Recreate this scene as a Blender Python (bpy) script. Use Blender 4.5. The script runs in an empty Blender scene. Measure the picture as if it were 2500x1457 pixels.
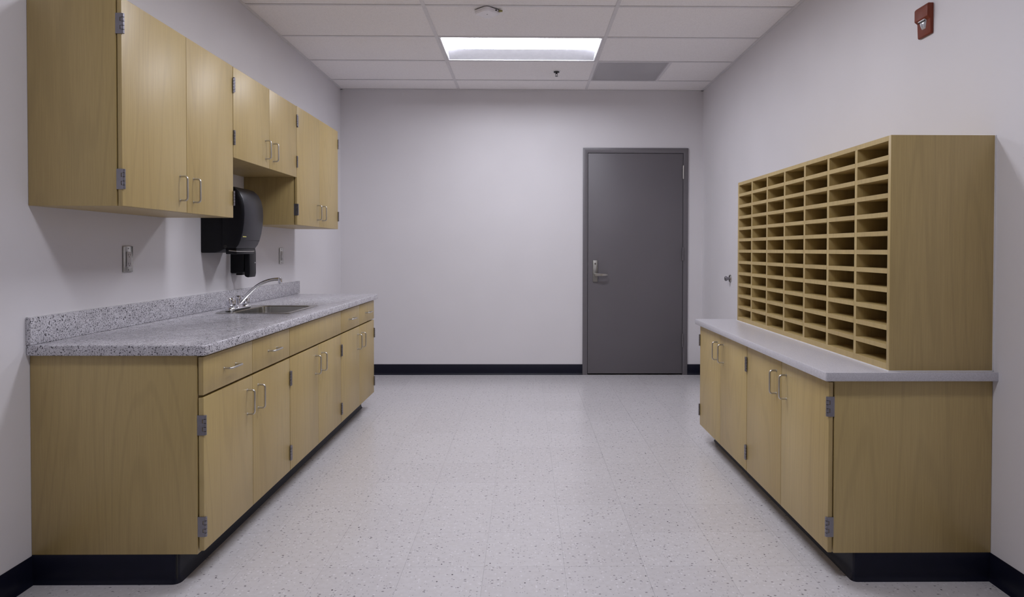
import bpy, bmesh, math, random
from mathutils import Vector, Matrix
random.seed(7)
scene = bpy.context.scene
COL = scene.collection

# ------------------------------------------------------------------ camera
FPX, CX, CY = 1613.9, 1301.96, 634.01
YAW, PITCH, ROLL, CAMH = 0.0111, -0.0153, 0.0019, 1.2079
cam = bpy.data.objects.new('camera', bpy.data.cameras.new('camera'))
COL.objects.link(cam)
cam.data.sensor_fit = 'HORIZONTAL'
cam.data.sensor_width = 36.0
cam.data.lens = FPX / 2500 * 36.0
cam.data.shift_x = (1250 - CX) / 2500
cam.data.shift_y = (CY - 728.5) / 2500
cam.data.clip_start = 0.02
_f = Vector((math.sin(YAW) * math.cos(PITCH), math.cos(YAW) * math.cos(PITCH), math.sin(PITCH)))
_r = Vector((math.cos(YAW), -math.sin(YAW), 0))
_u = _r.cross(_f)
_r2 = _r * math.cos(ROLL) + _u * math.sin(ROLL)
_u2 = _u * math.cos(ROLL) - _r * math.sin(ROLL)
_M = Matrix((_r2, _u2, -_f)).transposed().to_4x4()
_M.translation = Vector((0, 0, CAMH))
cam.matrix_world = _M
scene.camera = cam

# ------------------------------------------------------------------ world, exposure
world = bpy.data.worlds.new('world')
scene.world = world
world.use_nodes = True
world.node_tree.nodes['Background'].inputs[0].default_value = (0.05, 0.05, 0.055, 1)
world.node_tree.nodes['Background'].inputs[1].default_value = 0.2
scene.view_settings.view_transform = 'Standard'
scene.view_settings.look = 'None'
scene.view_settings.gamma = 1.0
scene.view_settings.use_curve_mapping = False
scene.view_settings.exposure = 0.0
LAMP_STRENGTH = 24.0
LAMP_COLOR = (0.92, 0.932, 1.035, 1)
DIM_LAMP = 0.84          # output of the lamp farthest from the door, lowered to darken the foreground
scene.cycles.max_bounces = 6
scene.cycles.diffuse_bounces = 5
scene.cycles.glossy_bounces = 3
scene.cycles.transmission_bounces = 4
scene.cycles.transparent_max_bounces = 4
scene.cycles.use_light_tree = False
scene.cycles.caustics_reflective = False
scene.cycles.caustics_refractive = False

# ------------------------------------------------------------------ room dimensions (metres)
XL, XR, YF, YB, ZC = -1.778, 1.704, 6.370, -3.60, 2.741
T = 0.6096

# ------------------------------------------------------------------ materials
def new_mat(name):
    m = bpy.data.materials.new(name)
    m.use_nodes = True
    nt = m.node_tree
    return m, nt, nt.nodes['Principled BSDF']

def N(nt, typ, **kw):
    n = nt.nodes.new(typ)
    for k, v in kw.items():
        if k in ('operation', 'blend_type', 'data_type', 'feature', 'distance', 'noise_dimensions', 'clamp', 'interpolation_type'):
            setattr(n, k, v)
    return n

def ramp(nt, stops, src, interp='LINEAR'):
    n = nt.nodes.new('ShaderNodeValToRGB')
    n.color_ramp.interpolation = interp
    el = n.color_ramp.elements
    while len(el) < len(stops):
        el.new(0.5)
    for e, (p, c) in zip(el, stops):
        e.position = p
        e.color = (*c, 1) if len(c) == 3 else c
    nt.links.new(src, n.inputs[0])
    return n.outputs[0]

def pos(nt, scale=(1, 1, 1), rnd=0.0):
    g = nt.nodes.new('ShaderNodeNewGeometry')
    out = g.outputs['Position']
    if rnd:
        oi = nt.nodes.new('ShaderNodeObjectInfo')
        mu = nt.nodes.new('ShaderNodeVectorMath'); mu.operation = 'SCALE'
        cb = nt.nodes.new('ShaderNodeCombineXYZ')
        for i in range(3):
            nt.links.new(oi.outputs['Random'], cb.inputs[i])
        nt.links.new(cb.outputs[0], mu.inputs[0]); mu.inputs['Scale'].default_value = rnd
        ad = nt.nodes.new('ShaderNodeVectorMath'); ad.operation = 'ADD'
        nt.links.new(out, ad.inputs[0]); nt.links.new(mu.outputs[0], ad.inputs[1])
        out = ad.outputs[0]
    mp = nt.nodes.new('ShaderNodeMapping')
    mp.inputs['Scale'].default_value = scale
    nt.links.new(out, mp.inputs[0])
    return mp.outputs[0]

def noise(nt, vec, scale, detail=2.0, rough=0.5, dist=0.0):
    n = nt.nodes.new('ShaderNodeTexNoise')
    n.inputs['Scale'].default_value = scale
    n.inputs['Detail'].default_value = detail
    n.inputs['Roughness'].default_value = rough
    n.inputs['Distortion'].default_value = dist
    nt.links.new(vec, n.inputs['Vector'])
    return n.outputs[0]

def mixc(nt, a, b, fac, blend='MIX'):
    n = nt.nodes.new('ShaderNodeMixRGB'); n.blend_type = blend
    for i, v in ((0, fac), (1, a), (2, b)):
        if hasattr(v, 'links'):
            nt.links.new(v, n.inputs[i])
        elif i == 0:
            n.inputs[0].default_value = v
        else:
            n.inputs[i].default_value = (*v, 1)
    return n.outputs[0]

def bump(nt, b, h, strength, dist=0.001):
    n = nt.nodes.new('ShaderNodeBump')
    n.inputs['Strength'].default_value = strength
    n.inputs['Distance'].default_value = dist
    nt.links.new(h, n.inputs['Height'])
    nt.links.new(n.outputs[0], b.inputs['Normal'])

def plain(name, col, rough=0.5, metal=0.0, var=0.03, nscale=30, coat=0.0, spec=0.5, bumps=0.0):
    m, nt, b = new_mat(name)
    v = pos(nt)
    f = noise(nt, v, nscale, 1)
    lo = tuple(max(0, c * (1 - var)) for c in col); hi = tuple(min(1, c * (1 + var)) for c in col)
    c = ramp(nt, [(0.3, lo), (0.7, hi)], f)
    nt.links.new(c, b.inputs['Base Color'])
    b.inputs['Roughness'].default_value = rough
    b.inputs['Metallic'].default_value = metal
    b.inputs['Coat Weight'].default_value = coat
    b.inputs['Specular IOR Level'].default_value = spec
    if bumps:
        bump(nt, b, noise(nt, v, 400, 2), bumps)
    return m

WALL_C = (0.715, 0.695, 0.710)
M_wall = plain('wall_paint', WALL_C, 0.55, var=0.012, nscale=3, spec=0.3)
M_frame = plain('door_grey_paint', (0.140, 0.130, 0.139), 0.42, var=0.02)
M_door = plain('door_leaf_grey_paint', (0.130, 0.120, 0.129), 0.45, var=0.03, nscale=2)
M_navy = plain('navy_vinyl', (0.0045, 0.0052, 0.015), 0.42, var=0.08, spec=0.28)
M_grid = plain('ceiling_grid_white', (0.74, 0.72, 0.73), 0.45)
M_white_metal = plain('fixture_white_enamel', (0.85, 0.85, 0.87), 0.35)
M_grey_metal = plain('hinge_grey_steel', (0.27, 0.26, 0.285), 0.34, metal=0.9, var=0.05)
M_hinge_dark = plain('dark_grey_steel', (0.22, 0.21, 0.22), 0.45, metal=0.8)  # darker steel for outlet screws, strobe rib, sprinkler deflector and sensor indicator
M_nickel = plain('brushed_nickel', (0.56, 0.54, 0.50), 0.3, metal=1.0)
M_steel = plain('brushed_stainless', (0.50, 0.49, 0.46), 0.24, metal=1.0, var=0.06, nscale=60)
M_chrome = plain('chrome', (0.80, 0.80, 0.83), 0.06, metal=1.0, var=0.01)
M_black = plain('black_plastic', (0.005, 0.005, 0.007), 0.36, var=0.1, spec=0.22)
M_black_front = plain('black_plastic_lit_front', (0.017, 0.0165, 0.022), 0.36, var=0.06, spec=0.4)  # black plastic lightened: the front's reflected light is put into the colour
M_dark = plain('dark_void', (0.012, 0.011, 0.010), 0.7)
M_yellow = plain('yellow_sticker', (0.55, 0.50, 0.12), 0.5)
M_red = plain('red_plastic', (0.19, 0.038, 0.017), 0.42, var=0.05, spec=0.3)
M_white = plain('white_plastic', (0.88, 0.86, 0.89), 0.4)
M_lock = plain('satin_dark_nickel', (0.30, 0.29, 0.27), 0.35, metal=1.0)
M_sprinkler = plain('dark_bronze', (0.05, 0.045, 0.05), 0.4, metal=0.6)
M_reflector = plain('fixture_reflector', (0.66, 0.66, 0.69), 0.45)
M_receptacle = plain('pale_receptacle_plastic', (0.52, 0.50, 0.50), 0.4)
M_vent = plain('vent_grey_enamel', (0.50, 0.48, 0.50), 0.5)
M_caulk = plain('white_caulk', (0.70, 0.69, 0.70), 0.5)
M_brass = plain('olive_brass', (0.33, 0.30, 0.12), 0.4, metal=0.5)
M_clear = plain('clear_strobe_plastic', (0.80, 0.80, 0.85), 0.12, spec=0.8)
M_clear.node_tree.nodes['Principled BSDF'].inputs['Transmission Weight'].default_value = 0.35
M_white_counter = None

def wood(name, base, dark, horizontal=False):
    m, nt, b = new_mat(name)
    sc = (1, 1, 0.10)
    v = pos(nt, sc, 9.0)
    # cathedral figure: contour lines of a stretched smooth noise
    big = noise(nt, v, 4.2, 1.5, 0.45, 0.25)
    mu = nt.nodes.new('ShaderNodeMath'); mu.operation = 'MULTIPLY'; mu.inputs[1].default_value = 70.0
    nt.links.new(big, mu.inputs[0])
    si = nt.nodes.new('ShaderNodeMath'); si.operation = 'SINE'
    nt.links.new(mu.outputs[0], si.inputs[0])
    v2 = pos(nt, (1, 1, 0.022), 9.0)
    fine = noise(nt, v2, 260, 2, 0.65)
    patch = noise(nt, v, 3.0, 0, 0.5)
    c1 = mixc(nt, base, dark, ramp(nt, [(0.30, (0, 0, 0)), (0.72, (1, 1, 1))], fine))
    lines = ramp(nt, [(0.55, (0, 0, 0)), (1.0, (1, 1, 1))], si.outputs[0])
    k = nt.nodes.new('ShaderNodeMath'); k.operation = 'MULTIPLY'; k.inputs[1].default_value = 0.27
    nt.links.new(lines, k.inputs[0])
    c2 = mixc(nt, c1, tuple(x * 0.80 for x in dark), k.outputs[0])
    c3 = mixc(nt, c2, ramp(nt, [(0.3, (0.92, 0.90, 0.88)), (0.7, (1.0, 1.0, 1.0))], patch), 1.0, 'MULTIPLY')
    nt.links.new(c3, b.inputs['Base Color'])
    b.inputs['Roughness'].default_value = 0.42
    b.inputs['IOR'].default_value = 1.62
    return m
M_wood = wood('maple_laminate', (0.492, 0.368, 0.150), (0.432, 0.318, 0.125))
M_wood_edge = plain('maple_edge_band', (0.470, 0.345, 0.175), 0.4, var=0.05, nscale=20)

def granite():
    m, nt, b = new_mat('speckled_granite_laminate')
    v = pos(nt)
    a = noise(nt, v, 250, 2.0, 0.55)
    c = noise(nt, v, 165, 1.5, 0.5, 0.4)
    big = noise(nt, v, 25, 2)
    base = ramp(nt, [(0.3, (0.50, 0.485, 0.515)), (0.7, (0.66, 0.645, 0.68))], big)
    s1 = ramp(nt, [(0.55, (0, 0, 0)), (0.62, (1, 1, 1))], a)
    s2 = ramp(nt, [(0.585, (0, 0, 0)), (0.635, (1, 1, 1))], c)
    s3 = ramp(nt, [(0.30, (1, 1, 1)), (0.40, (0, 0, 0))], a)
    x = mixc(nt, base, (0.22, 0.205, 0.22), s1)
    x = mixc(nt, x, (0.06, 0.055, 0.065), s2)
    x = mixc(nt, x, (0.72, 0.70, 0.73), s3)
    nt.links.new(x, b.inputs['Base Color'])
    b.inputs['Roughness'].default_value = 0.22
    return m
M_granite = granite()

def solid_counter():
    m, nt, b = new_mat('pale_grey_laminate')
    v = pos(nt)
    a = noise(nt, v, 260, 2)
    c = ramp(nt, [(0.35, (0.50, 0.485, 0.515)), (0.65, (0.60, 0.585, 0.62))], a)
    nt.links.new(c, b.inputs['Base Color'])
    b.inputs['Roughness'].default_value = 0.28
    return m
M_white_counter = solid_counter()

def vct():
    m, nt, b = new_mat('vinyl_composition_tile')
    v = pos(nt)
    oi = nt.nodes.new('ShaderNodeObjectInfo')
    base = mixc(nt, (0.600, 0.580, 0.590), (0.625, 0.607, 0.618), oi.outputs['Random'])
    mott = noise(nt, v, 45, 1)
    base = mixc(nt, base, ramp(nt, [(0.35, (0.95, 0.945, 0.94)), (0.65, (1, 1, 1))], mott), 1.0, 'MULTIPLY')
    def flecks(scale, lo, hi, stretch, col, prev):
        vv = pos(nt, stretch)
        warp = nt.nodes.new('ShaderNodeTexVoronoi')
        warp.inputs['Scale'].default_value = scale
        warp.inputs['Randomness'].default_value = 1.0
        nt.links.new(vv, warp.inputs['Vector'])
        near = ramp(nt, [(lo, (1, 1, 1)), (hi, (0, 0, 0))], warp.outputs['Distance'])
        sep = nt.nodes.new('ShaderNodeSeparateColor')
        nt.links.new(warp.outputs['Color'], sep.inputs[0])
        on = ramp(nt, [(0.66, (0, 0, 0)), (0.70, (1, 1, 1))], sep.outputs[0])
        mm = nt.nodes.new('ShaderNodeMath'); mm.operation = 'MULTIPLY'
        nt.links.new(near, mm.inputs[0]); nt.links.new(on, mm.inputs[1])
        return mixc(nt, prev, col, mm.outputs[0])
    base = flecks(42, 0.16, 0.24, (1, 1.6, 1), (0.24, 0.225, 0.235), base)
    base = flecks(75, 0.20, 0.30, (1.5, 1, 1), (0.40, 0.385, 0.40), base)
    base = flecks(60, 0.22, 0.34, (1.2, 1, 1), (0.69, 0.67, 0.69), base)
    base = flecks(17, 0.055, 0.085, (1.3, 1, 1), (0.085, 0.075, 0.085), base)
    nt.links.new(base, b.inputs['Base Color'])
    b.inputs['Roughness'].default_value = 0.235
    return m
M_vct = vct()

def ceiling_tile():
    m, nt, b = new_mat('mineral_fibre_tile')
    v = pos(nt)
    a = noise(nt, v, 160, 3, 0.6)
    c = ramp(nt, [(0.30, (0.84, 0.81, 0.805)), (0.55, (0.93, 0.90, 0.895))], a)
    nt.links.new(c, b.inputs['Base Color'])
    b.inputs['Roughness'].default_value = 0.9
    b.inputs['Specular IOR Level'].default_value = 0.1
    return m
M_tile = ceiling_tile()

def lamp_lens(name, k=1.0):
    m, nt, b = new_mat(name)
    b.inputs['Base Color'].default_value = (0.9, 0.9, 0.9, 1)
    b.inputs['Emission Color'].default_value = LAMP_COLOR
    b.inputs['Emission Strength'].default_value = LAMP_STRENGTH * k
    return m
M_lens = lamp_lens('lamp_lens_lit')
M_lens_dim = lamp_lens('lamp_lens_lit_dim', DIM_LAMP)

def perforated():
    m, nt, b = new_mat('perforated_grey_plate')
    b.inputs['Base Color'].default_value = (0.70, 0.68, 0.70, 1)
    b.inputs['Roughness'].default_value = 0.5
    tr = nt.nodes.new('ShaderNodeBsdfTransparent')
    mx = nt.nodes.new('ShaderNodeMixShader'); mx.inputs[0].default_value = 0.45
    nt.links.new(b.outputs[0], mx.inputs[1]); nt.links.new(tr.outputs[0], mx.inputs[2])
    nt.links.new(mx.outputs[0], nt.nodes['Material Output'].inputs[0])
    return m
M_perf = perforated()

# ------------------------------------------------------------------ mesh helpers
WL = {}   # world location of every object's root

def thing(name, loc, label=None, cat=None, group=None, kind=None):
    o = bpy.data.objects.new(name, None)
    o.empty_display_size = 0.05
    COL.objects.link(o)
    o.location = loc
    WL[o] = Vector(loc)
    tag(o, label, cat, group, kind)
    return o

def tag(o, label=None, cat=None, group=None, kind=None):
    for k, v in (('label', label), ('category', cat), ('group', group), ('kind', kind)):
        if v:
            o[k] = v
    return o

class MB:
    def __init__(self):
        self.bm = bmesh.new()
    def box(self, x0, x1, y0, y1, z0, z1):
        x0, x1 = sorted((x0, x1)); y0, y1 = sorted((y0, y1)); z0, z1 = sorted((z0, z1))
        v = [self.bm.verts.new(p) for p in ((x0, y0, z0), (x1, y0, z0), (x1, y1, z0), (x0, y1, z0),
                                            (x0, y0, z1), (x1, y0, z1), (x1, y1, z1), (x0, y1, z1))]
        for f in ((0, 3, 2, 1), (4, 5, 6, 7), (0, 1, 5, 4), (1, 2, 6, 5), (2, 3, 7, 6), (3, 0, 4, 7)):
            self.bm.faces.new([v[i] for i in f])
        return self
    def loops(self, rings, closed=True, cap0=True, cap1=True):
        vs = [[self.bm.verts.new(p) for p in r] for r in rings]
        n = len(vs[0])
        for a, b in zip(vs, vs[1:]):
            for i in range(n if closed else n - 1):
                j = (i + 1) % n
                self.bm.faces.new((a[i], a[j], b[j], b[i]))
        if cap0:
            self.bm.faces.new(list(reversed(vs[0])))
        if cap1:
            self.bm.faces.new(vs[-1])
        return self
    def prism(self, poly, axis, a, b):
        """poly: 2-D outline in the two other axes (in xyz order), extruded along axis"""
        def P(p, t):
            if axis == 'x': return (t, p[0], p[1])
            if axis == 'y': return (p[0], t, p[1])
            return (p[0], p[1], t)
        return self.loops([[P(p, a) for p in poly], [P(p, b) for p in poly]])
    def tube(self, path, r, n=12, caps=True):
        path = [Vector(p) for p in path]
        rr = r if isinstance(r, (list, tuple)) else [r] * len(path)
        rings = []
        up = None
        for i, p in enumerate(path):
            t = (path[min(i + 1, len(path) - 1)] - path[max(i - 1, 0)]).normalized()
            if up is None:
                up = Vector((0, 0, 1)) if abs(t.z) < 0.9 else Vector((0, 1, 0))
            s = t.cross(up).normalized()
            up = s.cross(t).normalized()
            rings.append([p + (s * math.cos(a) + up * math.sin(a)) * rr[i] for a in (2 * math.pi * k / n for k in range(n))])
        return self.loops(rings, True, caps, caps)
    def lathe(self, prof, c, n=24, axis='z'):
        """prof: (radius, height) pairs about axis through c"""
        rings = []
        for r, h in prof:
            ring = []
            for k in range(n):
                a = 2 * math.pi * k / n
                q = (r * math.cos(a), r * math.sin(a), h)
                if axis == 'x': q = (q[2], q[0], q[1])
                if axis == 'y': q = (q[0], q[2], q[1])
                ring.append((c[0] + q[0], c[1] + q[1], c[2] + q[2]))
            rings.append(ring)
        return self.loops(rings)
    def build(self, name, mat, parent=None, bevel=0.0, seg=2, smooth=False, local=False, angle=30):
        bm = self.bm
        bmesh.ops.recalc_face_normals(bm, faces=bm.faces)
        if bevel:
            ed = [e for e in bm.edges if len(e.link_faces) == 2 and e.calc_face_angle(0) > math.radians(angle)]
            bmesh.ops.bevel(bm, geom=ed, offset=bevel, segments=seg, profile=0.5, affect='EDGES', clamp_overlap=True)
        base = WL.get(parent, Vector((0, 0, 0))) if parent else Vector((0, 0, 0))
        if not local:
            bmesh.ops.translate(bm, verts=bm.verts, vec=-base)
        me = bpy.data.meshes.new(name)
        bm.to_mesh(me); bm.free()
        me.materials.append(mat)
        if smooth or bevel:
            for p in me.polygons:
                p.use_smooth = True
            try:
                me.set_sharp_from_angle(angle=math.radians(35))
            except Exception:
                pass
        o = bpy.data.objects.new(name, me)
        COL.objects.link(o)
        if parent:
            o.parent = parent
        WL[o] = base
        return o

def place(me, name, parent, at, rot=None):
    o = bpy.data.objects.new(name, me)
    COL.objects.link(o)
    o.parent = parent
    o.location = Vector(at) - WL[parent]
    if rot:
        o.rotation_euler = rot
    WL[o] = Vector(at)
    return o

def mesh_only(mb, name, mat, **kw):
    o = mb.build(name, mat, None, **kw)
    me = o.data
    WL.pop(o, None)
    bpy.data.objects.remove(o)
    return me

def rrect(x0, x1, y0, y1, r, n=6):
    pts = []
    for cx, cy, a0 in ((x1 - r, y1 - r, 0), (x0 + r, y1 - r, 90), (x0 + r, y0 + r, 180), (x1 - r, y0 + r, 270)):
        for k in range(n + 1):
            a = math.radians(a0 + 90 * k / n)
            pts.append((cx + r * math.cos(a), cy + r * math.sin(a)))
    return pts

def arc_corner(p0, p1, p2, r, n=6):
    """points replacing corner p1 by an arc of radius about r"""
    a, b, c = Vector(p0), Vector(p1), Vector(p2)
    s = b + (a - b).normalized() * r
    e = b + (c - b).normalized() * r
    return [tuple((1 - t) ** 2 * s + 2 * t * (1 - t) * b + t * t * e) for t in (k / n for k in range(n + 1))]

def cove(path, h=0.1016):
    """vinyl cove base along a plan path; the room is on the right-hand side of the walk"""
    prof = [(0.0, 0.0), (0.012, 0.0), (0.0115, 0.0025), (0.0065, 0.009), (0.0038, 0.019), (0.0030, 0.03), (0.0030, h - 0.002), (0.0018, h), (0.0, h)]
    pts = [Vector((p[0], p[1])) for p in path]
    rings = []
    for i, p in enumerate(pts):
        d0 = (p - pts[i - 1]).normalized() if i else (pts[1] - p).normalized()
        d1 = (pts[i + 1] - p).normalized() if i + 1 < len(pts) else d0
        n0 = Vector((d0.y, -d0.x)); n1 = Vector((d1.y, -d1.x))
        m = (n0 + n1).normalized()
        k = 1.0 / max(0.3, m.dot(n0))
        rings.append([(p.x + m.x * k * o, p.y + m.y * k * o, z + 0.0002) for o, z in prof])
    mb = MB()
    mb.loops(rings)
    return mb

# ================================================================== THE ROOM
floor = MB().box(XL - 0.1, XR + 0.1, YB - 0.1, YF + 0.1, -0.10, -0.003).build('floor', M_vct)
tag(floor, 'pale grey speckled vinyl tile floor', kind='structure')
TS, GAP = 0.3048, 0.0006
xs = [XL]
x = 0.148 - TS * 20
while x < XR - 0.01:
    if x > XL + 0.01: xs.append(x)
    x += TS
xs.append(XR)
ys = [YF - 0.21 - TS * k for k in range(21)][::-1] + [YF]
cache = {}
for j in range(len(ys) - 1):
    for i in range(len(xs) - 1):
        w, d = round(xs[i + 1] - xs[i], 4), round(ys[j + 1] - ys[j], 4)
        if (w, d) not in cache:
            cache[(w, d)] = mesh_only(MB().box(GAP / 2, w - GAP / 2, GAP / 2, d - GAP / 2, -0.003, 0.0), 'floor_tile', M_vct, local=True)
        place(cache[(w, d)], 'floor_tile', floor, (xs[i], ys[j], 0))
rest = MB()
yy = ys[0]
while yy > YB + 0.01:
    y2 = max(YB, yy - TS)
    for i in range(len(xs) - 1):
        rest.box(xs[i] + GAP / 2, xs[i + 1] - GAP / 2, y2 + GAP / 2, yy - GAP / 2, -0.003, 0)
    yy = y2
o = rest.build('floor_tiles_behind', M_vct, floor); o['kind'] = 'stuff'
o.name = 'tile_field'

ZT = 2.95
tag(MB().box(XL - 0.1, XL, YB - 0.1, YF + 0.1, 0, ZT).build('wall_left', M_wall), 'off-white painted wall behind the sink counter', kind='structure')
tag(MB().box(XR, XR + 0.1, YB - 0.1, YF + 0.1, 0, ZT).build('wall_right', M_wall), 'off-white painted wall behind the mail sorter', kind='structure')
tag(MB().box(XL, XR, YB - 0.1, YB, 0, ZT).build('wall_near', M_wall), 'off-white painted wall behind the viewer', kind='structure')
DX0, DX1, DZ1 = 0.597, 1.511, 2.135           # door leaf
FX0, FX1, FZ1 = 0.547, 1.561, 2.187           # frame outline
OX0, OX1, OZ1 = DX0 - 0.018, DX1 + 0.018, DZ1 + 0.018
wf = MB()
wf.loops([[(XL, yv, 0), (OX0, yv, 0), (OX0, yv, OZ1), (OX1, yv, OZ1), (OX1, yv, 0), (XR, yv, 0), (XR, yv, ZT), (XL, yv, ZT)] for yv in (YF, YF + 0.1)])
tag(wf.build('wall_far', M_wall), 'off-white painted end wall around the grey door', kind='structure')

# ---- ceiling: slab, grid, tiles
ceil = MB().box(XL - 0.1, XR + 0.1, YB - 0.1, YF + 0.1, ZT, ZT + 0.08).build('ceiling', M_dark)
tag(ceil, 'suspended ceiling of white mineral tiles in a metal grid', kind='structure')
TX0, TX1 = -0.6475, 0.5725                     # main tees
rows = [YF - 0.3586 - T * k for k in range(17)]
rows = [r for r in rows if r > YB + 0.02]
yedges = [YF] + rows + [YB]
ZG = ZC - 0.003                                # underside of the grid
for tx in (TX0, TX1):
    MB().box(tx - 0.012, tx + 0.012, YB, YF, ZG, ZG + 0.0015).box(tx - 0.002, tx + 0.002, YB, YF, ZG + 0.0015, ZG + 0.035).build('main_tee', M_grid, ceil)
for ry in rows:
    for a, b in ((XL, TX0 - 0.012), (TX0 + 0.012, TX1 - 0.012), (TX1 + 0.012, XR)):
        MB().box(a, b, ry - 0.012, ry + 0.012, ZG + 0.0002, ZG + 0.0015).build('cross_tee', M_grid, ceil)
for q in ((XL, XL + 0.022, YB, YF), (XR - 0.022, XR, YB, YF), (XL, XR, YF - 0.022, YF), (XL, XR, YB, YB + 0.022)):
    mb = MB().box(*q, ZG - 0.0003, ZG + 0.0012)
    if q[1] - q[0] < 0.03:
        xw = XL if q[0] == XL else XR - 0.001
        mb.box(xw, xw + 0.001, q[2], q[3], ZG, ZG + 0.022)
    mb.build('wall_angle', M_grid, ceil)
LIGHT_ROWS = (2, 5, 8)                         # tile rows (from the far wall) that hold a lamp
cols = ((XL, TX0), (TX0, TX1), (TX1, XR))
for k in range(len(yedges) - 1):
    y1, y0 = yedges[k], yedges[k + 1]
    for ci, (a, b) in enumerate(cols):
        if ci == 1 and k in LIGHT_ROWS:
            continue
        if ci == 2 and k == 1:
            a = TX1 + T
            MB().box(a - 0.012, a + 0.012, y0 + 0.012, y1 - 0.012, ZG + 0.0002, ZG + 0.0015).build('cross_tee', M_grid, ceil)
        MB().box(a + 0.002, b - 0.002, y0 + 0.002, y1 - 0.002, ZG + 0.003, ZG + 0.018).build('ceiling_tile', M_tile, ceil)

# ---- baseboards
def board(name, path, label):
    tag(cove(path).build(name, M_navy, smooth=True), label, kind='structure')
board('baseboard_left', [(XL, YB), (XL, 2.383)], 'navy vinyl cove base on the left wall')
board('baseboard_left_far', [(XL, 5.06), (XL, YF)], 'navy vinyl cove base past the sink cabinets')
board('baseboard_far', [(XL, YF), (FX0, YF)], 'navy vinyl cove base left of the door')
board('baseboard_far_corner', [(FX1, YF), (XR, YF)], 'navy vinyl cove base right of the door')
board('baseboard_right_far', [(XR, YF), (XR, 4.168)], 'navy vinyl cove base past the low cabinets')
board('baseboard_right', [(XR, 2.385), (XR, YB)], 'navy vinyl cove base on the right wall')
board('baseboard_near', [(XR, YB), (XL, YB)], 'navy vinyl cove base behind the viewer')

# ---- door
door = thing('door_1', (0.5 * (DX0 + DX1), YF, 0), 'flat grey metal door in a grey metal frame', kind='structure')
fr = MB()
yo, yi = YF - 0.014, YF + 0.10
fr.loops([[(FX0, yv, 0), (DX0 - 0.0035, yv, 0), (DX0 - 0.0035, yv, DZ1 + 0.0035), (DX1 + 0.0035, yv, DZ1 + 0.0035), (DX1 + 0.0035, yv, 0), (FX1, yv, 0), (FX1, yv, FZ1), (FX0, yv, FZ1)] for yv in (yo, YF - 0.0005)])
fr.build('door_frame', M_frame, door, bevel=0.002)
jb = MB()
jb.loops([[(OX0, yv, 0), (DX0 - 0.0035, yv, 0), (DX0 - 0.0035, yv, DZ1 + 0.0035), (DX1 + 0.0035, yv, DZ1 + 0.0035), (DX1 + 0.0035, yv, 0), (OX1, yv, 0), (OX1, yv, OZ1), (OX0, yv, OZ1)] for yv in (YF - 0.0005, yi)])
jb.box(DX0 - 0.0035, DX1 + 0.0035, YF + 0.05, YF + 0.099, DZ1 - 0.012, DZ1 + 0.0035)
jb.box(DX0 - 0.0035, DX0 + 0.012, YF + 0.05, YF + 0.099, 0, DZ1)
jb.box(DX1 - 0.012, DX1 + 0.0035, YF + 0.05, YF + 0.099, 0, DZ1)
jb.build('door_jamb', M_frame, door)
leaf = MB().box(DX0, DX1, YF - 0.009, YF + 0.035, 0.014, DZ1).build('door_leaf', M_door, door, bevel=0.0012)
MB().box(OX0, OX1, YF + 0.036, YF + 0.099, 0.0, 0.009).build('threshold', M_dark, door)
MB().box(DX0 - 0.0045, DX0 + 0.0005, YF - 0.0095, YF - 0.0085, 0.975, 1.07).build('strike_plate', M_dark, door)
for zc in (1.955, 1.17, 0.335):
    h = MB()
    for k in range(5):
        z0 = zc - 0.062 + k * 0.0249
        h.lathe([(0.0068, z0), (0.0068, z0 + 0.0243)], (DX1 + 0.002, YF - 0.0185, 0), 12)
    h.lathe([(0.004, zc - 0.066), (0.004, zc + 0.066)], (DX1 + 0.002, YF - 0.0185, 0), 10)
    h.build('hinge', M_nickel if zc > 1.5 else M_frame, door, smooth=True)
ypl = YF - 0.009
mb = MB().prism(rrect(0.643, 0.690, 0.899, 1.108, 0.006), 'y', ypl - 0.012, ypl)
mb.build('escutcheon_plate', M_lock, leaf, bevel=0.003)
mb = MB()
mb.lathe([(0.013, -0.03), (0.014, -0.012)], (0.6665, ypl, 0.970), 20, 'y')
path = [(0.6665, ypl - 0.030, 0.970)] + [(0.6665 + 0.118 * t, ypl - 0.046 - 0.010 * math.sin(math.pi * t) + 0.022 * t ** 4, 0.970 - 0.002 * t) for t in [k / 10 for k in range(11)]]
rings = []
for i, p in enumerate(path[1:]):
    hh = 0.0135 - 0.003 * i / 10
    rings.append([(p[0], p[1] - 0.006, p[2] + hh * 0.7), (p[0], p[1] - 0.006, p[2] - hh * 0.7), (p[0], p[1] - 0.002, p[2] - hh), (p[0], p[1] + 0.004, p[2] - hh * 0.7), (p[0], p[1] + 0.004, p[2] + hh * 0.7), (p[0], p[1] - 0.002, p[2] + hh)])
mb.loops(rings)
mb.lathe([(0.010, -0.048), (0.011, -0.02)], (0.6665, ypl, 0.970), 16, 'y')
mb.build('lever_handle', M_nickel, leaf, smooth=True)
mb = MB().lathe([(0.008, -0.0155), (0.009, -0.011)], (0.6665, ypl, 1.075), 16, 'y')
mb.build('key_cylinder', M_lock, leaf, smooth=True)
MB().box(0.6655, 0.6675, ypl - 0.0162, ypl - 0.0150, 1.066, 1.084).build('keyhole', M_dark, leaf)

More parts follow.
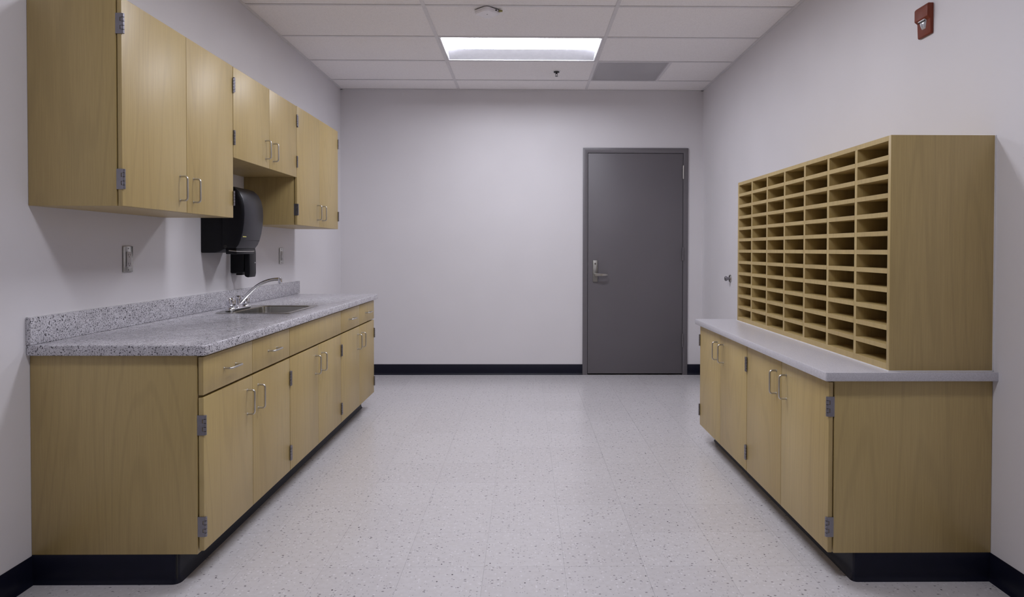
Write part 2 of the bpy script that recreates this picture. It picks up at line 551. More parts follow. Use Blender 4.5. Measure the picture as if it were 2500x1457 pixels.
# ================================================================== shared cabinet hardware
def pull_mesh():
    o, z, r, R = 0.030, 0.050, 0.0042, 0.011
    pth = [(0, 0, -z)]
    for k in range(7):
        a = math.radians(90 * k / 6)
        pth.append((o - R + R * math.sin(a), 0, -z + R - R * math.cos(a)))
    for k in range(7):
        a = math.radians(90 * k / 6)
        pth.append((o - R + R * math.cos(a), 0, z - R + R * math.sin(a)))
    pth.append((0, 0, z))
    mb = MB().tube(pth, r, 12)
    for s in (-1, 1):
        mb.lathe([(0.0058, 0.0), (0.0055, 0.0015)], (0, 0, s * z), 14, 'x')
    return mesh_only(mb, 'pull', M_nickel, smooth=True, local=True)
PULL = pull_mesh()

def hinge_mesh(sy):
    """five-knuckle overlay hinge; x = out of the door face, y = away from the door (sy side)"""
    mb = MB()
    H = 0.073
    z0 = -H / 2
    for k in range(5):
        a = z0 + k * H / 5
        mb.lathe([(0.0035, a + 0.0004), (0.0048, a + 0.0012), (0.0048, a + H / 5 - 0.0012), (0.0035, a + H / 5 - 0.0004)], (0.0046, -sy * 0.0022, 0), 12)
    mb.lathe([(0.0022, z0), (0.0022, -z0)], (0.0046, -sy * 0.0022, 0), 8)
    y0, y1 = sy * 0.0004, sy * 0.0022
    mb.box(-0.0225, -0.0045, y0, y1, z0, -z0)
    mb.box(-0.0275, -0.0225, y0, y1, z0, -0.012)
    mb.box(-0.0275, -0.0225, y0, y1, 0.010, -z0)
    for k in (0, 2, 4):
        a = z0 + k * H / 5
        mb.box(-0.0045, 0.0030, y0, y1, a, a + H / 5)
    for k in (1, 3):
        a = z0 + k * H / 5
        mb.box(-0.0020, 0.0030, y0, y1, a + 0.001, a + H / 5 - 0.001)
    return mesh_only(mb, 'hinge', M_grey_metal, smooth=True, local=True)
HINGE = {-1: hinge_mesh(-1), 1: hinge_mesh(1)}

def cabinet(name, label, group, side, xw, xf, thick, y0, ym, y1, zb, zt, zdoor0, zdoor1, pull_z, hinge_z,
            drawers=None, end_near=False, end_far=False, toe=None, pull_dy=0.055, gap0=0.0028):
    """side=+1: stands at the left wall, doors face +x; side=-1: at the right wall"""
    s = side
    xw = xw + s * 0.0012
    t = thing(name, (xw, 0.5 * (y0 + y1), zb if toe is None else 0), label, 'cabinet', group)
    xb = xf - s * thick                     # back of the doors
    xc = xb - s * 0.004                     # front of the carcass
    p = 0.018
    sd = {0: y0, 1: y1 - p}
    for k in (0, 1):
        MB().box(xw, xc, sd[k], sd[k] + p, zb, zt).build('side_panel', M_wood, t, bevel=0.0008)
    MB().box(xw, xc, y0 + p, y1 - p, zb, zb + p).build('bottom_panel', M_wood, t)
    if toe is None:
        MB().box(xw, xc, y0 + p, y1 - p, zt - p, zt).build('top_panel', M_wood, t)
    else:
        MB().box(xc - s * 0.06, xc, y0 + p, y1 - p, zt - p, zt).build('stretcher', M_wood, t)
        MB().box(xw, xw + s * 0.06, y0 + p, y1 - p, zt - p, zt).build('stretcher', M_wood, t)
    MB().box(xw, xw + s * 0.008, y0 + p, y1 - p, zb + p, zt - p).build('back_panel', M_wood, t)
    MB().box(xc, xc - s * 0.02, ym - 0.019, ym + 0.019, zb + p, zt - p).build('centre_stile', M_wood, t)
    def front(nm, a, b, c, d):
        return MB().box(xb, xf, a, b, c, d).build(nm, M_wood, t, bevel=0.0022, seg=2)
    rz = 0 if s > 0 else math.pi
    for k, (a, b) in enumerate(((y0 + gap0, ym - 0.0012), (ym + 0.0012, y1 - gap0))):
        dr = front('door', a, b, zdoor0, zdoor1)
        py = ym + (pull_dy if k else -pull_dy)
        place(PULL, 'handle', dr, (xf, py, pull_z), (0, 0, rz))
        for hz in hinge_z:
            edge = y0 + gap0 if k == 0 else y1 - gap0
            sy = (-1 if k == 0 else 1) * s      # local y flips with the half turn
            place(HINGE[sy], 'hinge', dr, (xf, edge, hz), (0, 0, rz))
    if drawers:
        z0, z1, kind = drawers
        if kind == 'pair':
            for k, (a, b) in enumerate(((y0 + gap0, ym - 0.0012), (ym + 0.0012, y1 - gap0))):
                dr = front('drawer', a, b, z0, z1)
                place(PULL, 'handle', dr, (xf, 0.5 * (a + b), 0.5 * (z0 + z1)), (math.radians(90), 0, rz))
        else:
            front('false_front', y0 + gap0, y1 - gap0, z0, z1)
        MB().box(xc, xc - s * 0.02, y0 + p, y1 - p, z0 - 0.02, z0 + 0.014).build('front_rail', M_wood, t)
    if toe:
        xt = toe
        pl = MB().box(xw, xt, y0 + (0.003 if end_near else 0), y1 - (0.003 if end_far else 0), 0, zb)
        pl.build('plinth', M_dark, t)
        if s > 0:
            a, b = (xw, y0 + 0.003), (xt, y0 + 0.003)
            c, d = (xt, y1 - 0.003), (xw, y1 - 0.003)
            path = ([a] + arc_corner(a, b, (xt, y1), 0.018)) if end_near else [(xt, y0)]
            path += (arc_corner((xt, y0), c, d, 0.018) + [d]) if end_far else [(xt, y1)]
        else:
            a, b = (xw, y0 + 0.003), (xt, y0 + 0.003)
            c, d = (xt, y1 - 0.003), (xw, y1 - 0.003)
            path = ([d] + arc_corner(d, c, (xt, y0), 0.018)) if end_far else [(xt, y1)]
            path += (arc_corner((xt, y1), b, a, 0.010) + [a]) if end_near else [(xt, y0)]
        # walk so that the room lies on the right-hand side
        if s > 0:
            mb = cove([(p_[0], p_[1]) for p_ in path], zb - 0.001)
        else:
            mb = cove([(p_[0], p_[1]) for p_ in path], zb - 0.001)
        mb.build('toe_kick', M_navy, t, smooth=True)
    return t

# ================================================================== LEFT SIDE
LY = [2.383, 2.814, 3.257, 3.705, 4.158, 4.617, 5.056]
LXF = -1.160
GB = 'maple base cabinets under the speckled counter'
bl = dict(side=1, xw=XL, xf=LXF, thick=0.019, zb=0.106, zt=0.825, zdoor0=0.117, zdoor1=0.672, pull_z=0.571, hinge_z=(0.573, 0.205), toe=-1.258)
cabinet('base_cabinet', 'maple base cabinet nearest the viewer under the speckled counter, with two drawers', GB, y0=LY[0], ym=LY[1], y1=LY[2], drawers=(0.681, 0.819, 'pair'), end_near=True, **bl)
cabinet('base_cabinet', 'middle maple sink base cabinet with a plain panel above its two doors', GB, y0=LY[2], ym=LY[3], y1=LY[4], drawers=(0.681, 0.819, 'one'), **bl)
cabinet('base_cabinet', 'farthest maple base cabinet under the speckled counter, with two small drawers', GB, y0=LY[4], ym=LY[5], y1=LY[6], drawers=(0.681, 0.819, 'pair'), end_far=True, **bl)

UY = [2.383, 2.836, 3.284, 3.745, 4.190, 4.649, 5.100]
GU = 'maple wall cabinets above the sink counter'
ul = dict(side=1, xw=XL, xf=-1.444, thick=0.0165, toe=None)
cabinet('wall_cabinet', 'tall maple wall cabinet nearest the viewer above the speckled counter', GU, y0=UY[0], ym=UY[1], y1=UY[2], zb=1.362, zt=2.107, zdoor0=1.362, zdoor1=2.107, pull_z=1.461, hinge_z=(2.012, 1.458), **ul)
cabinet('wall_cabinet', 'short maple wall cabinet above the black towel dispenser', GU, y0=UY[2], ym=UY[3], y1=UY[4], zb=1.662, zt=2.107, zdoor0=1.660, zdoor1=2.107, pull_z=1.759, hinge_z=(2.018, 1.758), **ul)
cabinet('wall_cabinet', 'tall maple wall cabinet farthest from the viewer, near the end wall', GU, y0=UY[4], ym=UY[5], y1=UY[6], zb=1.362, zt=2.110, zdoor0=1.362, zdoor1=2.110, pull_z=1.461, hinge_z=(2.012, 1.458), **ul)

# ---- speckled counter with a hole for the sink, and its backsplash
LCX, LC0, LC1 = -1.143, 2.364, 5.125
SX0, SX1, SY0, SY1 = -1.662, -1.264, 3.535, 4.045
ct = thing('countertop', (XL, 3.75, 0.826), 'speckled grey laminate worktop with backsplash on the sink side', 'countertop')
out = [(XL, LC0)] + arc_corner((XL, LC0), (LCX, LC0), (LCX, LC1), 0.022) + arc_corner((LCX, LC0), (LCX, LC1), (XL, LC1), 0.012) + [(XL, LC1)]
top = MB().prism(out, 'z', 0.826, 0.864).build('worktop', M_granite, ct, bevel=0.0055, seg=3, angle=60)
cut = MB().box(SX0 + 0.012, SX1 - 0.012, SY0 + 0.012, SY1 - 0.012, 0.7, 1.0).build('cutter', M_granite, ct)
md = top.modifiers.new('hole', 'BOOLEAN'); md.operation = 'DIFFERENCE'; md.object = cut; md.solver = 'EXACT'
dg = bpy.context.evaluated_depsgraph_get()
dg.update()
newme = bpy.data.meshes.new_from_object(top.evaluated_get(dg))
top.modifiers.clear(); top.data = newme
bpy.data.objects.remove(cut)
MB().box(XL, XL + 0.019, LC0, 5.165, 0.8642, 0.962).build('backsplash', M_granite, ct, bevel=0.003)
MB().box(XL, XL + 0.006, LC0 + 0.004, 5.163, 0.962, 0.9645).build('caulk', M_caulk, ct)

# ---- sink
sk = thing('sink', (0.5 * (SX0 + SX1), 0.5 * (SY0 + SY1), 0.864), 'stainless steel drop-in sink set in the speckled counter', 'sink')
def ring(x0, x1, y0, y1, r, z):
    return [(p[0], p[1], z) for p in rrect(x0, x1, y0, y1, r, 6)]
bx0, bx1, by0, by1 = SX0 + 0.072, SX1 - 0.030, SY0 + 0.032, SY1 - 0.032
mb = MB()
mb.loops([ring(SX0, SX1, SY0, SY1, 0.02, 0.8645), ring(SX0, SX1, SY0, SY1, 0.02, 0.8660), ring(SX0 + 0.004, SX1 - 0.004, SY0 + 0.004, SY1 - 0.004, 0.018, 0.8675),
          ring(SX0 + 0.012, SX1 - 0.012, SY0 + 0.012, SY1 - 0.012, 0.016, 0.8665), ring(bx0 - 0.004, bx1 + 0.004, by0 - 0.004, by1 + 0.004, 0.05, 0.8660)], True, False, False)
mb.build('rim', M_steel, sk, smooth=True)
mb = MB()
mb.loops([ring(bx0 - 0.004, bx1 + 0.004, by0 - 0.004, by1 + 0.004, 0.05, 0.8660), ring(bx0, bx1, by0, by1, 0.05, 0.862), ring(bx0 + 0.006, bx1 - 0.006, by0 + 0.006, by1 - 0.006, 0.05, 0.75),
          ring(bx0 + 0.014, bx1 - 0.014, by0 + 0.014, by1 - 0.014, 0.05, 0.722), ring(bx0 + 0.04, bx1 - 0.04, by0 + 0.04, by1 - 0.04, 0.04, 0.712)], True, False, True)
mb.build('bowl', M_steel, sk, smooth=True)
MB().lathe([(0.043, 0), (0.041, 0.003), (0.030, 0.003), (0.026, 0.0005)], (0.5 * (bx0 + bx1), 0.5 * (by0 + by1), 0.713), 24).build('drain', M_chrome, sk, smooth=True)

# ---- faucet
fc = thing('faucet', (-1.618, 3.745, 0.867), 'chrome two-handle faucet with a curved spout at the sink', 'faucet')
FXc, FYc, FZ0 = -1.624, 3.745, 0.8672
mb = MB().prism(rrect(FXc - 0.028, FXc + 0.028, FYc - 0.128, FYc + 0.128, 0.027, 8), 'z', FZ0, FZ0 + 0.016)
mb.build('base_plate', M_chrome, fc, bevel=0.005, seg=3)
for dy in (-0.092, 0.092):
    mb = MB().lathe([(0.024, 0.016), (0.022, 0.020), (0.015, 0.024), (0.014, 0.030)], (FXc, FYc + dy, FZ0), 20)
    mb.build('handle_stem', M_chrome, fc, smooth=True)
    rings = []
    for r, h in ((0.018, 0.029), (0.0235, 0.033), (0.0245, 0.050), (0.023, 0.066), (0.019, 0.072), (0.006, 0.074)):
        rings.append([(FXc + r * (1 + (0.07 if k % 4 < 2 else -0.05)) * math.cos(2 * math.pi * k / 32), FYc + dy + r * (1 + (0.07 if k % 4 < 2 else -0.05)) * math.sin(2 * math.pi * k / 32), FZ0 + h) for k in range(32)])
    MB().loops(rings).build('handle_knob', M_chrome, fc, smooth=True)
mb = MB().lathe([(0.022, 0.014), (0.0215, 0.020), (0.018, 0.026), (0.0165, 0.055), (0.0175, 0.060), (0.016, 0.074), (0.010, 0.078)], (FXc, FYc, FZ0), 24)
mb.build('spout_hub', M_chrome, fc, smooth=True)
pth = []
P0, P1, P2, P3 = Vector((FXc + 0.012, FYc, 0.905)), Vector((FXc + 0.075, FYc + 0.004, 0.985)), Vector((FXc + 0.135, FYc + 0.012, 1.040)), Vector((FXc + 0.225, FYc + 0.022, 1.038))
for k in range(21):
    t = k / 20
    pth.append((1 - t) ** 3 * P0 + 3 * t * (1 - t) ** 2 * P1 + 3 * t * t * (1 - t) * P2 + t ** 3 * P3)
MB().tube(pth, [0.0105 - 0.002 * k / 20 for k in range(21)], 16).build('spout', M_chrome, fc, smooth=True)
MB().lathe([(0.0105, 0.010), (0.0118, 0.006), (0.0118, -0.018), (0.0100, -0.021)], (P3.x + 0.004, P3.y, P3.z - 0.002), 20).build('aerator', M_chrome, fc, smooth=True)

# ---- towel dispenser
TDY0, TDY1 = 3.630, 3.905
td = thing('towel_dispenser', (XL, 0.5 * (TDY0 + TDY1), 1.18), 'black paper towel dispenser on the wall below the short wall cabinet', 'towel dispenser')
def poly_xz(pts):
    return [(XL + a, z) for a, z in pts]
back = [(0.0, 1.187), (0.075, 1.187), (0.100, 1.192), (0.122, 1.205), (0.150, 1.215), (0.158, 1.24), (0.158, 1.545), (0.120, 1.558), (0.0, 1.562)]
MB().prism(poly_xz(back), 'y', TDY0 + 0.004, TDY1 - 0.004).build('back_housing', M_black, td, bevel=0.006, seg=2, angle=50)
cov = [(0.120, 1.212), (0.190, 1.212), (0.206, 1.232), (0.218, 1.262), (0.228, 1.300), (0.236, 1.350), (0.239, 1.400), (0.237, 1.445), (0.229, 1.485), (0.212, 1.520), (0.185, 1.545), (0.150, 1.556), (0.120, 1.559)]
rings = []
for f_, inset in ((0.0, 0.022), (0.012, 0.008), (0.03, 0.0015), (0.05, 0.0), (0.95, 0.0), (0.97, 0.0015), (0.988, 0.008), (1.0, 0.022)):
    yv = TDY0 + (TDY1 - TDY0) * f_
    cxm, czm = 0.120, 1.385
    rings.append([(XL + cxm + max(0.0, (a - cxm)) * (1 - inset / 0.10), yv, czm + (z - czm) * (1 - inset / 0.25)) for a, z in cov])
fcv = MB().loops(rings).build('front_cover', M_black_front, td, smooth=True)
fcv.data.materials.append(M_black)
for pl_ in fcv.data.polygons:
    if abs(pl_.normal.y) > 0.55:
        pl_.material_index = 1  # side faces take the blacker copy, shading painted by face direction
rings = []
seam = [(XL + 0.2075, TDY0 + 0.012, 1.2370), (XL + 0.2075, TDY1 - 0.012, 1.2370)]
MB().box(XL + 0.205, XL + 0.2165, TDY0 + 0.012, TDY1 - 0.012, 1.2545, 1.2580).build('cover_seam', M_black, td)
MB().box(XL + 0.2190, XL + 0.2230, TDY0 + 0.020, TDY0 + 0.066, 1.274, 1.279).build('sticker', M_yellow, td)
MB().box(XL + 0.128, XL + 0.188, TDY0 + 0.02, TDY1 - 0.02, 1.180, 1.213).build('paper_chute', M_black, td, bevel=0.004)
mb = MB().tube([(XL + 0.150, TDY0 + 0.012, 1.20), (XL + 0.188, TDY0 + 0.016, 1.196), (XL + 0.1905, TDY0 + 0.05, 1.195), (XL + 0.190, TDY1 - 0.05, 1.195), (XL + 0.186, TDY1 - 0.016, 1.196), (XL + 0.150, TDY1 - 0.012, 1.20)], 0.0028, 8)
mb.build('tear_bar', M_nickel, td, smooth=True)
MB().lathe([(0.010, 0.0), (0.008, -0.006)], (XL + 0.135, TDY0 + 0.0038, 1.222), 16, 'y').build('lock', M_dark, td, smooth=True)

# ---- soap dispenser
SDY0, SDY1 = 3.995, 4.105
sd = thing('soap_dispenser', (XL, 4.05, 1.04), 'small black soap dispenser on the wall above the faucet', 'soap dispenser')
MB().prism(poly_xz([(0.0, 1.062), (0.070, 1.062), (0.080, 1.075), (0.080, 1.285), (0.0, 1.295)]), 'y', SDY0, SDY1).build('housing', M_black, sd, bevel=0.008, seg=3, angle=50)
MB().prism(poly_xz([(0.0805, 1.050), (0.088, 1.040), (0.108, 1.036), (0.113, 1.060), (0.113, 1.185), (0.104, 1.245), (0.0805, 1.262)]), 'y', SDY0 + 0.004, SDY1 - 0.004).build('push_cover', M_black, sd, bevel=0.007, seg=3, angle=40)
MB().box(XL + 0.020, XL + 0.055, SDY0 + 0.03, SDY1 - 0.03, 1.050, 1.0618).build('nozzle', M_black, sd, bevel=0.003)
MB().lathe([(0.004, 0.1131), (0.003, 0.1150)], (XL, SDY0 + 0.085, 1.125), 10, 'x').build('level_window', M_white, sd, smooth=True)

# ---- wall outlets
def outlet(yc, zc, label):
    t = thing('wall_outlet', (XL, yc, zc), label, 'outlet', 'steel outlets above the sink counter')
    MB().box(XL, XL + 0.006, yc - 0.036, yc + 0.036, zc - 0.058, zc + 0.058).build('cover_plate', M_steel, t, bevel=0.003, seg=2)
    r = MB().box(XL + 0.006, XL + 0.0095, yc - 0.0165, yc + 0.0165, zc - 0.0335, zc + 0.0335).build('receptacle', M_receptacle, t, bevel=0.001)
    for dz in (-0.020, 0.020):
        for dy, hh in ((-0.0065, 0.0045), (0.0065, 0.0038)):
            MB().box(XL + 0.0094, XL + 0.0097, yc + dy - 0.0011, yc + dy + 0.0011, zc + dz - hh, zc + dz + hh).build('slot', M_dark, r)
        MB().lathe([(0.0025, 0.0094), (0.0024, 0.0097)], (XL, yc, zc + dz - 0.0095), 10, 'x').build('ground_hole', M_dark, r)
    for dz in (-0.048, 0.048):
        MB().lathe([(0.0034, 0.0058), (0.0028, 0.0072)], (XL, yc, zc + dz), 12, 'x').build('screw', M_hinge_dark, t, smooth=True)
outlet(2.967, 1.162, 'steel wall outlet below the wall cabinet nearest the viewer')
outlet(4.815, 1.159, 'steel wall outlet to the right of the soap dispenser')

# ================================================================== RIGHT SIDE
RY = [2.385, 2.835, 3.280, 3.730, 4.168]
GR = 'maple base cabinets under the mail sorter'
br = dict(side=-1, xw=XR, xf=1.104, thick=0.0165, zb=0.103, zt=0.736, zdoor0=0.103, zdoor1=0.727, pull_z=0.628, hinge_z=(0.6385, 0.1975), toe=1.203)
cabinet('base_cabinet', 'low maple two-door cabinet nearest the viewer below the mail sorter', GR, y0=RY[0], ym=RY[1], y1=RY[2], end_near=True, **br)
cabinet('base_cabinet', 'low maple two-door cabinet nearer the grey door, below the mail sorter', GR, y0=RY[2], ym=RY[3], y1=RY[4], end_far=True, **br)
RC0, RC1, RCX = 2.357, 4.200, 1.079
out = arc_corner((XR, RC0), (RCX, RC0), (RCX, RC1), 0.008, 3)[::-1] + [(XR, RC0), (XR, RC1)] + arc_corner((XR, RC1), (RCX, RC1), (RCX, RC0), 0.008, 3)
rc = MB().prism(out, 'z', 0.7365, 0.768).build('countertop', M_white_counter, None, bevel=0.0018, seg=2, angle=50)
tag(rc, 'plain pale grey laminate worktop under the mail sorter', 'countertop')

# ---- mail sorter
SX, SYa, SYb, SZ0, SZ1 = 1.322, 2.386, 4.114, 0.7685, 1.626
ms = thing('mail_sorter', (XR, 0.5 * (SYa + SYb), SZ0), 'maple pigeonhole mail sorter with seven columns of slots on the pale worktop', 'mail sorter')
p = 0.0185
MB().box(SX, XR, SYa, SYa + p, SZ0, SZ1).build('side_panel', M_wood, ms, bevel=0.0008)
MB().box(SX, XR, SYb - p, SYb, SZ0, SZ1).build('side_panel', M_wood, ms, bevel=0.0008)
MB().box(SX, XR, SYa + p, SYb - p, SZ1 - p, SZ1).build('top_panel', M_wood, ms)
MB().box(SX, XR, SYa + p, SYb - p, SZ0, 0.7945).build('bottom_panel', M_wood, ms)
MB().box(XR - 0.008, XR, SYa + p, SYb - p, 0.7945, SZ1 - p).build('back_panel', M_wood, ms)
pitch = (SYb - SYa - p) / 7
zs0, zs1 = 0.7945, SZ1 - p
rp = (zs1 - zs0 + 0.0175) / 12
dv = mesh_only(MB().box(0, XR - 0.008 - SX - 0.0005, -p / 2, p / 2, 0, zs1 - zs0), 'divider', M_wood, local=True)
for k in range(1, 7):
    place(dv, 'divider', ms, (SX + 0.0005, SYa + p / 2 + pitch * k, zs0))
sh = mesh_only(MB().box(0, XR - 0.008 - SX, p / 2, pitch - p / 2, 0, 0.0175), 'shelf', M_wood, local=True)
for k in range(7):
    for r_ in range(1, 12):
        place(sh, 'shelf', ms, (SX, SYa + p / 2 + pitch * k, zs0 + rp * r_ - 0.0175))
MB().box(SX - 0.004, XR, SYa - 0.004, SYb + 0.003, SZ0 - 0.0006, SZ0 + 0.0022).build('caulk_bead', M_caulk, ms)
MB().box(XR - 0.0035, XR, SYa - 0.004, SYa, SZ0, SZ1).build('caulk_bead', M_caulk, ms)

# ---- fire alarm strobe
AY0, AY1 = 2.762, 2.855
fa = thing('fire_alarm_strobe', (XR, 2.81, 2.118), 'red fire alarm strobe high on the right wall', 'fire alarm')
def pr(pts): return [(XR - a, z) for a, z in pts]
MB().prism(pr([(0, 2.118), (0.010, 2.118), (0.0125, 2.124), (0.0150, 2.181), (0.0275, 2.1905), (0.0275, 2.238), (0.022, 2.246), (0, 2.246)]), 'y', AY0, AY1).build('housing', M_red, fa, bevel=0.003, seg=2)
mb = MB()
yc = 0.5 * (AY0 + AY1)
mb.loops([[(XR - 0.0125, yc - 0.027, 2.1895), (XR - 0.0125, yc + 0.027, 2.1895), (XR - 0.0115, yc + 0.014, 2.146), (XR - 0.0115, yc - 0.014, 2.146)],
          [(XR - 0.0235, yc - 0.020, 2.1875), (XR - 0.0235, yc + 0.020, 2.1875), (XR - 0.0205, yc + 0.009, 2.156), (XR - 0.0205, yc - 0.009, 2.156)]])
lens = mb.build('strobe_lens', M_clear, fa, bevel=0.0012)
MB().tube([(XR - 0.0245, yc - 0.021, 2.1835), (XR - 0.0245, yc + 0.021, 2.1835)], 0.0022, 8).build('flash_tube', M_white, lens, smooth=True)
MB().box(XR - 0.0250, XR - 0.0215, yc - 0.023, yc + 0.023, 2.1765, 2.1790).build('lens_rib', M_dark, lens)
MB().box(XR - 0.0225, XR - 0.0200, yc - 0.0012, yc + 0.0012, 2.156, 2.176).build('lens_rib', M_hinge_dark, lens)

# ---- wall bumper for the door lever
wb = thing('door_bumper', (XR, 5.485, 0.970), 'small metal door bumper knob on the right wall left of the sorter', 'door stop')
MB().lathe([(0.033, 0.0), (0.033, -0.004), (0.028, -0.009), (0.016, -0.011)], (XR, 5.485, 0.970), 28, 'x').build('rose', M_steel, wb, smooth=True)
MB().lathe([(0.013, -0.010), (0.012, -0.026), (0.019, -0.030), (0.020, -0.042), (0.015, -0.047)], (XR, 5.485, 0.970), 24, 'x').build('stem', M_grey_metal, wb, smooth=True)

# ================================================================== CEILING THINGS
def troffer(yc, label, lens_mat=None):
    x0, x1 = TX0 + 0.013, TX1 - 0.013
    xc = 0.5 * (x0 + x1); hw = 0.5 * (x1 - x0)
    t = thing('ceiling_light', (xc, yc, ZC), label, 'ceiling light', 'recessed ceiling lights')
    hy = T / 2 - 0.013
    z0 = ZG + 0.0018
    fm = MB()
    fm.box(x0, x1, yc - hy, yc - hy + 0.010, z0, z0 + 0.004).box(x0, x1, yc + hy - 0.010, yc + hy, z0, z0 + 0.004)
    fm.box(x0, x0 + 0.012, yc - hy + 0.010, yc + hy - 0.010, z0, z0 + 0.004).box(x1 - 0.012, x1, yc - hy + 0.010, yc + hy - 0.010, z0, z0 + 0.004)
    fm.build('trim_frame', M_white_metal, t)
    hs = MB()
    a = 0.003
    hs.box(x0, x1, yc - hy, yc + hy, z0 + 0.112, z0 + 0.116)
    for q in ((x0, x0 + a, yc - hy, yc + hy), (x1 - a, x1, yc - hy, yc + hy), (x0 + a, x1 - a, yc - hy, yc - hy + a), (x0 + a, x1 - a, yc + hy - a, yc + hy)):
        hs.box(*q, z0 + 0.004, z0 + 0.112)
    hs.build('housing', M_white_metal, t)
    zl = z0 + 0.050
    for s in (-1, 1):
        prof = []
        for k in range(7):
            u = k / 6
            prof.append((yc + s * (0.147 + (hy - 0.010 - 0.147) * u), zl + 0.003 + (z0 + 0.004 - zl - 0.003) * (0.88 * u + 0.12 * u * u)))
        rings = []
        for xv in (x0 + 0.012, x1 - 0.012):
            rings.append([(xv, yy_, zz_) for yy_, zz_ in prof] + [(xv, yy_, zz_ + 0.0015) for yy_, zz_ in reversed(prof)])
        MB().loops(rings).build('reflector', M_reflector, t, smooth=True)
        xe = xc + s * (hw - 0.012)
        pts = [(yc - hy + 0.012, z0 + 0.005), (yc + hy - 0.012, z0 + 0.005), (yc + hy - 0.012, z0 + 0.10), (yc - hy + 0.012, z0 + 0.10)]
        rings = [[(xe - s * 0.002, a_, b_) for a_, b_ in pts], [(xe, a_, b_) for a_, b_ in pts]]
        MB().loops(rings).build('end_plate', M_white_metal, t)
    pts = [(yc + 0.145 * u, zl - 0.004 * (1 - u ** 4)) for u in [-1 + k / 8 for k in range(17)]]
    pts += [(yc + 0.145, zl + 0.006), (yc - 0.145, zl + 0.006)]
    MB().prism(pts, 'x', x0 + 0.016, x1 - 0.016).build('lens', lens_mat or M_lens, t, smooth=True)
    return t
yl = [0.5 * (yedges[k] + yedges[k + 1]) for k in LIGHT_ROWS]
troffer(yl[0], 'lit recessed ceiling light nearest the grey door, over the aisle')
troffer(yl[1], 'lit recessed ceiling light over the aisle, second from the grey door')
troffer(yl[2], 'lit recessed ceiling light over the aisle, farthest from the grey door', M_lens_dim)

# ---- return air grille
vy0, vy1 = yedges[2] + 0.0125, yedges[1] - 0.0125
vx0, vx1 = TX1 + 0.0125, TX1 + T - 0.0125
vt = thing('air_vent', (0.5 * (vx0 + vx1), 0.5 * (vy0 + vy1), ZC), 'square grey perforated return air vent in the ceiling', 'air vent')
z0 = ZG + 0.0005
MB().box(vx0 + 0.012, vx1 - 0.012, vy0 + 0.012, vy1 - 0.012, z0 + 0.001, z0 + 0.0025).build('perforated_plate', M_perf, vt)
fm = MB().box(vx0, vx1, vy0, vy0 + 0.012, z0, z0 + 0.004).box(vx0, vx1, vy1 - 0.012, vy1, z0, z0 + 0.004)
fm.box(vx0, vx0 + 0.012, vy0 + 0.012, vy1 - 0.012, z0, z0 + 0.004).box(vx1 - 0.012, vx1, vy0 + 0.012, vy1 - 0.012, z0, z0 + 0.004)
fm.build('frame', M_vent, vt)
cxv, cyv = 0.5 * (vx0 + vx1), 0.5 * (vy0 + vy1)
MB().box(vx0, vx1, vy0, vy1, z0 + 0.06, z0 + 0.062).build('backplate', M_white_metal, vt)
MB().lathe([(0.146, z0 + 0.0560), (0.146, z0 + 0.0575)], (cxv, cyv, 0), 40).build('duct_opening', M_vent, vt)
MB().lathe([(0.150, z0 + 0.02), (0.150, z0 + 0.058), (0.146, z0 + 0.058), (0.146, z0 + 0.021)], (cxv, cyv, 0), 40).build('duct_collar', M_dark, vt)

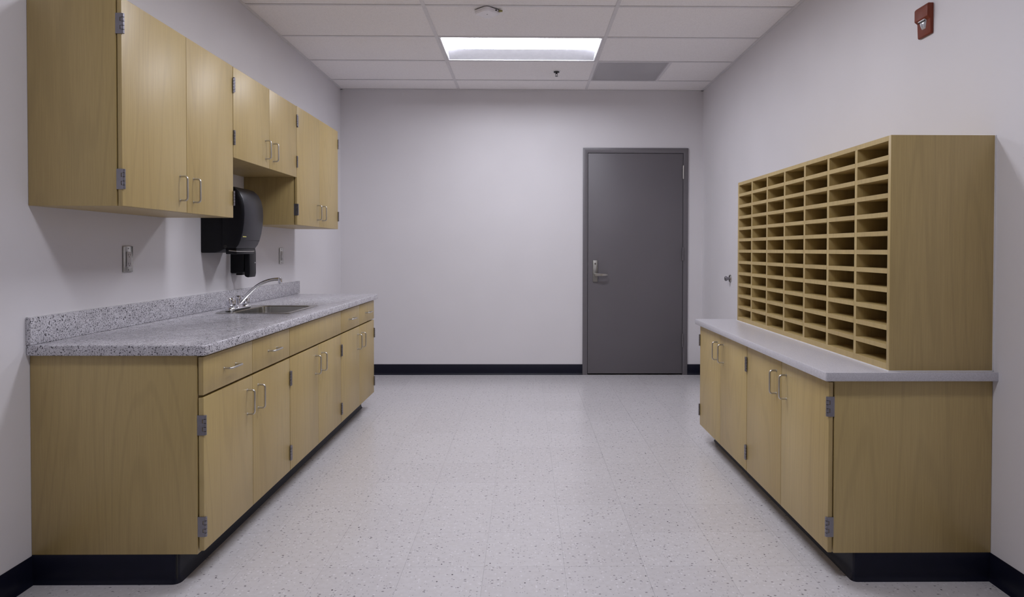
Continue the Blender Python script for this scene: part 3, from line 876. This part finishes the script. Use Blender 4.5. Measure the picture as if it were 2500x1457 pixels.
# ---- sprinkler
sp = thing('fire_sprinkler', (0.26, 5.70, ZC - 0.045), 'small metal fire sprinkler head hanging from the ceiling', 'sprinkler')
zz = ZG + 0.003
SPX, SPY = 0.26, 5.70
MB().lathe([(0.034, zz), (0.034, zz - 0.003), (0.027, zz - 0.005)], (SPX, SPY, 0), 28).build('escutcheon', M_white_metal, sp, smooth=True)
MB().lathe([(0.024, zz - 0.0045), (0.025, zz - 0.0120), (0.012, zz - 0.0150)], (SPX, SPY, 0), 24).build('cup', M_sprinkler, sp, smooth=True)
MB().lathe([(0.0085, zz - 0.010), (0.0085, zz - 0.022), (0.005, zz - 0.024)], (SPX, SPY, 0), 12).build('body', M_sprinkler, sp, smooth=True)
mb = MB()
for s in (-1, 1):
    mb.tube([(SPX + s * 0.005, SPY, zz - 0.020), (SPX + s * 0.0075, SPY, zz - 0.030), (SPX + s * 0.005, SPY, zz - 0.039), (SPX, SPY, zz - 0.043)], 0.0022, 8)
mb.build('frame_arms', M_sprinkler, sp, smooth=True)
MB().lathe([(0.0125, zz - 0.043), (0.0130, zz - 0.0450), (0.004, zz - 0.0465)], (SPX, SPY, 0), 20).build('deflector', M_hinge_dark, sp, smooth=True)

# ---- ceiling sensor
DXc, DYc = -0.250, 4.255
ds = thing('ceiling_sensor', (DXc, DYc, ZC), 'white diamond-set sensor box on the ceiling with a brass plug', 'ceiling sensor')
def diamond(h, z, r):
    pts = rrect(-h, h, -h, h, r, 5)
    c = math.sqrt(0.5)
    return [(DXc + (a - b) * c, DYc + (a + b) * c, z) for a, b in pts]
MB().loops([diamond(0.060, ZG, 0.022), diamond(0.060, ZG - 0.004, 0.022)]).build('gap_shadow', M_dark, ds)  # dark slab stands in for the shadow gap between sensor and ceiling
MB().loops([diamond(0.064, ZG - 0.0042, 0.024), diamond(0.064, ZG - 0.020, 0.024), diamond(0.058, ZG - 0.028, 0.022), diamond(0.030, ZG - 0.030, 0.012)]).build('cover', M_white, ds, smooth=True)
MB().tube([(DXc + 0.075, DYc - 0.02, ZG - 0.012), (DXc + 0.098, DYc - 0.022, ZG - 0.012)], [0.008, 0.0055], 12).build('plug', M_brass, ds, smooth=True)
MB().lathe([(0.004, ZG - 0.0295), (0.004, ZG - 0.0310)], (DXc + 0.0, DYc - 0.012, 0), 10).build('indicator', M_hinge_dark, ds)
MB().lathe([(0.0045, -0.0005), (0.0045, 0.004)], (DXc + 0.058, DYc - 0.037, ZG - 0.012), 10, 'y').build('socket', M_dark, ds)
